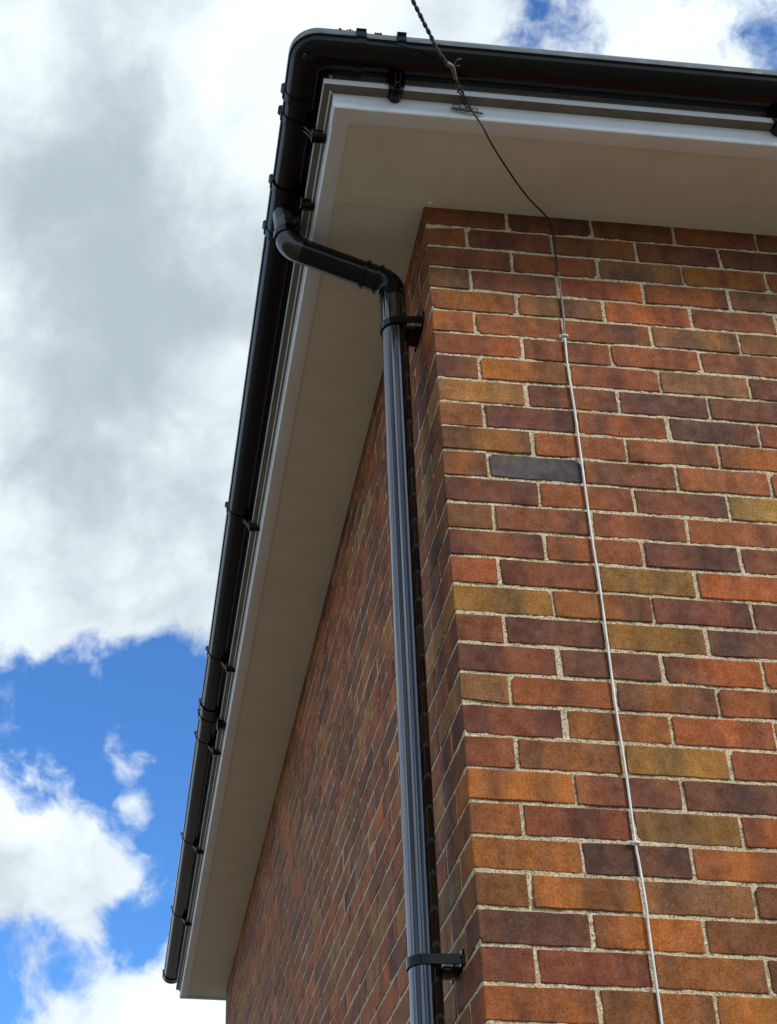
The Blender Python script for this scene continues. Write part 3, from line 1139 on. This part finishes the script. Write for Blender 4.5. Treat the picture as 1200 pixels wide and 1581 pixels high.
def eye(c, r, wire, sx=1.0, n_=16):
    return tube([Vector((c[0] + r * sx * math.cos(a), c[1] - .002, c[2] + H + r * math.sin(a))) for a in [2 * math.pi * k / n_ for k in range(n_ + 1)]], wire, 6)


obj('eye', eye((0.024, -0.288, 0.031), 0.0065, 0.0014, 1.5), M_ZINC, hook, True)
obj('eye', eye((0.070, -0.288, 0.0245), 0.006, 0.0014, 1.0), M_ZINC, hook, True)
obj('eye', eye((0.051, -0.290, 0.031), 0.008, 0.0018, 0.8), M_ZINC, hook, True)
obj('shank', tube(Wl([(0.051, -0.2815, 0.027), (0.051, -0.296, 0.027)]), 0.0028, 8), M_ZINC, hook, True)
for x, z in ((0.024, 0.0275), (0.078, 0.0215)):
    obj('screw', dome((x, -0.2805, H + z), (0, -1, 0), 0.0035, 0.002), M_ZINC, hook, True)

drop = Wl([[0.0178, -0.345, 0.0357], [0.0353, -0.318, 0.0374], [0.049, -0.304, 0.0258], [0.06, -0.303, -0.0058], [0.08, -0.3, -0.0502], [0.1038, -0.275, -0.0706], [0.1373, -0.228, -0.0604], [0.1747, -0.18, -0.0523], [0.2118, -0.135, -0.0469], [0.261, -0.08, -0.0369], [0.3042, -0.038, -0.0271], [0.3283, -0.014, -0.0262], [0.3371, -0.0065, -0.0462], [0.3361, -0.006, -0.1261], [0.3362, -0.006, -0.2093]])
lower = Wl([(0.3366, -0.006, -0.2082), (0.3349, -0.006, -0.324), (0.3328, -0.006, -0.3919), (0.3298, -0.0055, -0.4366), (0.3266, -0.0055, -0.5453), (0.3287, -0.0055, -0.6606), (0.3286, -0.0055, -0.7921), (0.328, -0.0055, -0.909),
            (0.3278, -0.0055, -1.0585), (0.33, -0.0055, -1.2184), (0.3291, -0.0055, -1.3706), (0.3283, -0.0055, -1.5155), (0.3303, -0.0055, -1.6533), (0.3294, -0.0055, -1.8162), (0.3309, -0.006, -1.8554),
            (0.3333, -0.0065, -1.9443), (0.3322, -0.0055, -1.9912), (0.3319, -0.0055, -2.0951), (0.3319, -0.0055, -2.184), (0.331, -0.0055, -2.6), (0.333, -0.0055, -3.2), (0.332, -0.0055, -3.9)])
wire = thing('wall_cable', 'thin white cable clipped straight down the front brick wall from the eaves', 'cable', (0.332, -0.006, H - 3.9))
obj('drop_wire', tube(smooth_path(drop, 6), 0.0024, 8), M_CABLE_D, wire, True, label='dark brown weathered upper length hanging from the hook')
obj('cable', tube(smooth_path(lower[:4], 5), 0.0025, 10), M_CABLE_G, wire, True, label='grey weathered length under the eaves')
obj('cable', tube(smooth_path(lower[3:], 5), 0.0027, 10), M_CABLE_W, wire, True)
for (x, z) in ((0.3298, -0.4366), (0.3294, -1.8162), (0.3325, -3.0)):
    cl = obj('cable_clip', join(tube([(x - .0068, -0.0055 + .0045, H + z), (x - .0066, -0.0085, H + z), (x - .003, -0.0112, H + z), (x + .003, -0.0112, H + z), (x + .0066, -0.0085, H + z), (x + .0068, -.0012, H + z)], 0.0028, 8),
                                bevel_box(x - .0135, x - .006, -.0085, .001, H + z - .0035, H + z + .0035, .001)), M_CAP, wire, True, 40)
    obj('nail', dome((x - .0098, -0.0085, H + z), (0, -1, 0), 0.0022, 0.0015), M_ZINC, cl, True)

# ------------------------------------------------------------------ moss washed into the gutter lip
V, Fc = [], []
for k in range(9):
    c = Vector((-0.245 - random.uniform(0, .045), -0.393 - random.uniform(0, .004), H + .1375))
    g_ = dome(c, (random.uniform(-.3, .3), random.uniform(-.3, .3), 1), random.uniform(.002, .0045), random.uniform(.002, .0055), 6, 2)
    V, Fc = join((V, Fc), g_)
for k in range(4):
    c = Vector((-0.205 + random.uniform(0, .03), -0.394, H + .136))
    V, Fc = join((V, Fc), dome(c, (0, 0, 1), random.uniform(.003, .005), random.uniform(.003, .006), 6, 2))
moss = obj('moss', (V, Fc), M_MOSS)
moss['kind'] = 'stuff'
moss['label'] = 'crumbs of dark moss on the gutter lip beside the corner'
moss['category'] = 'moss'
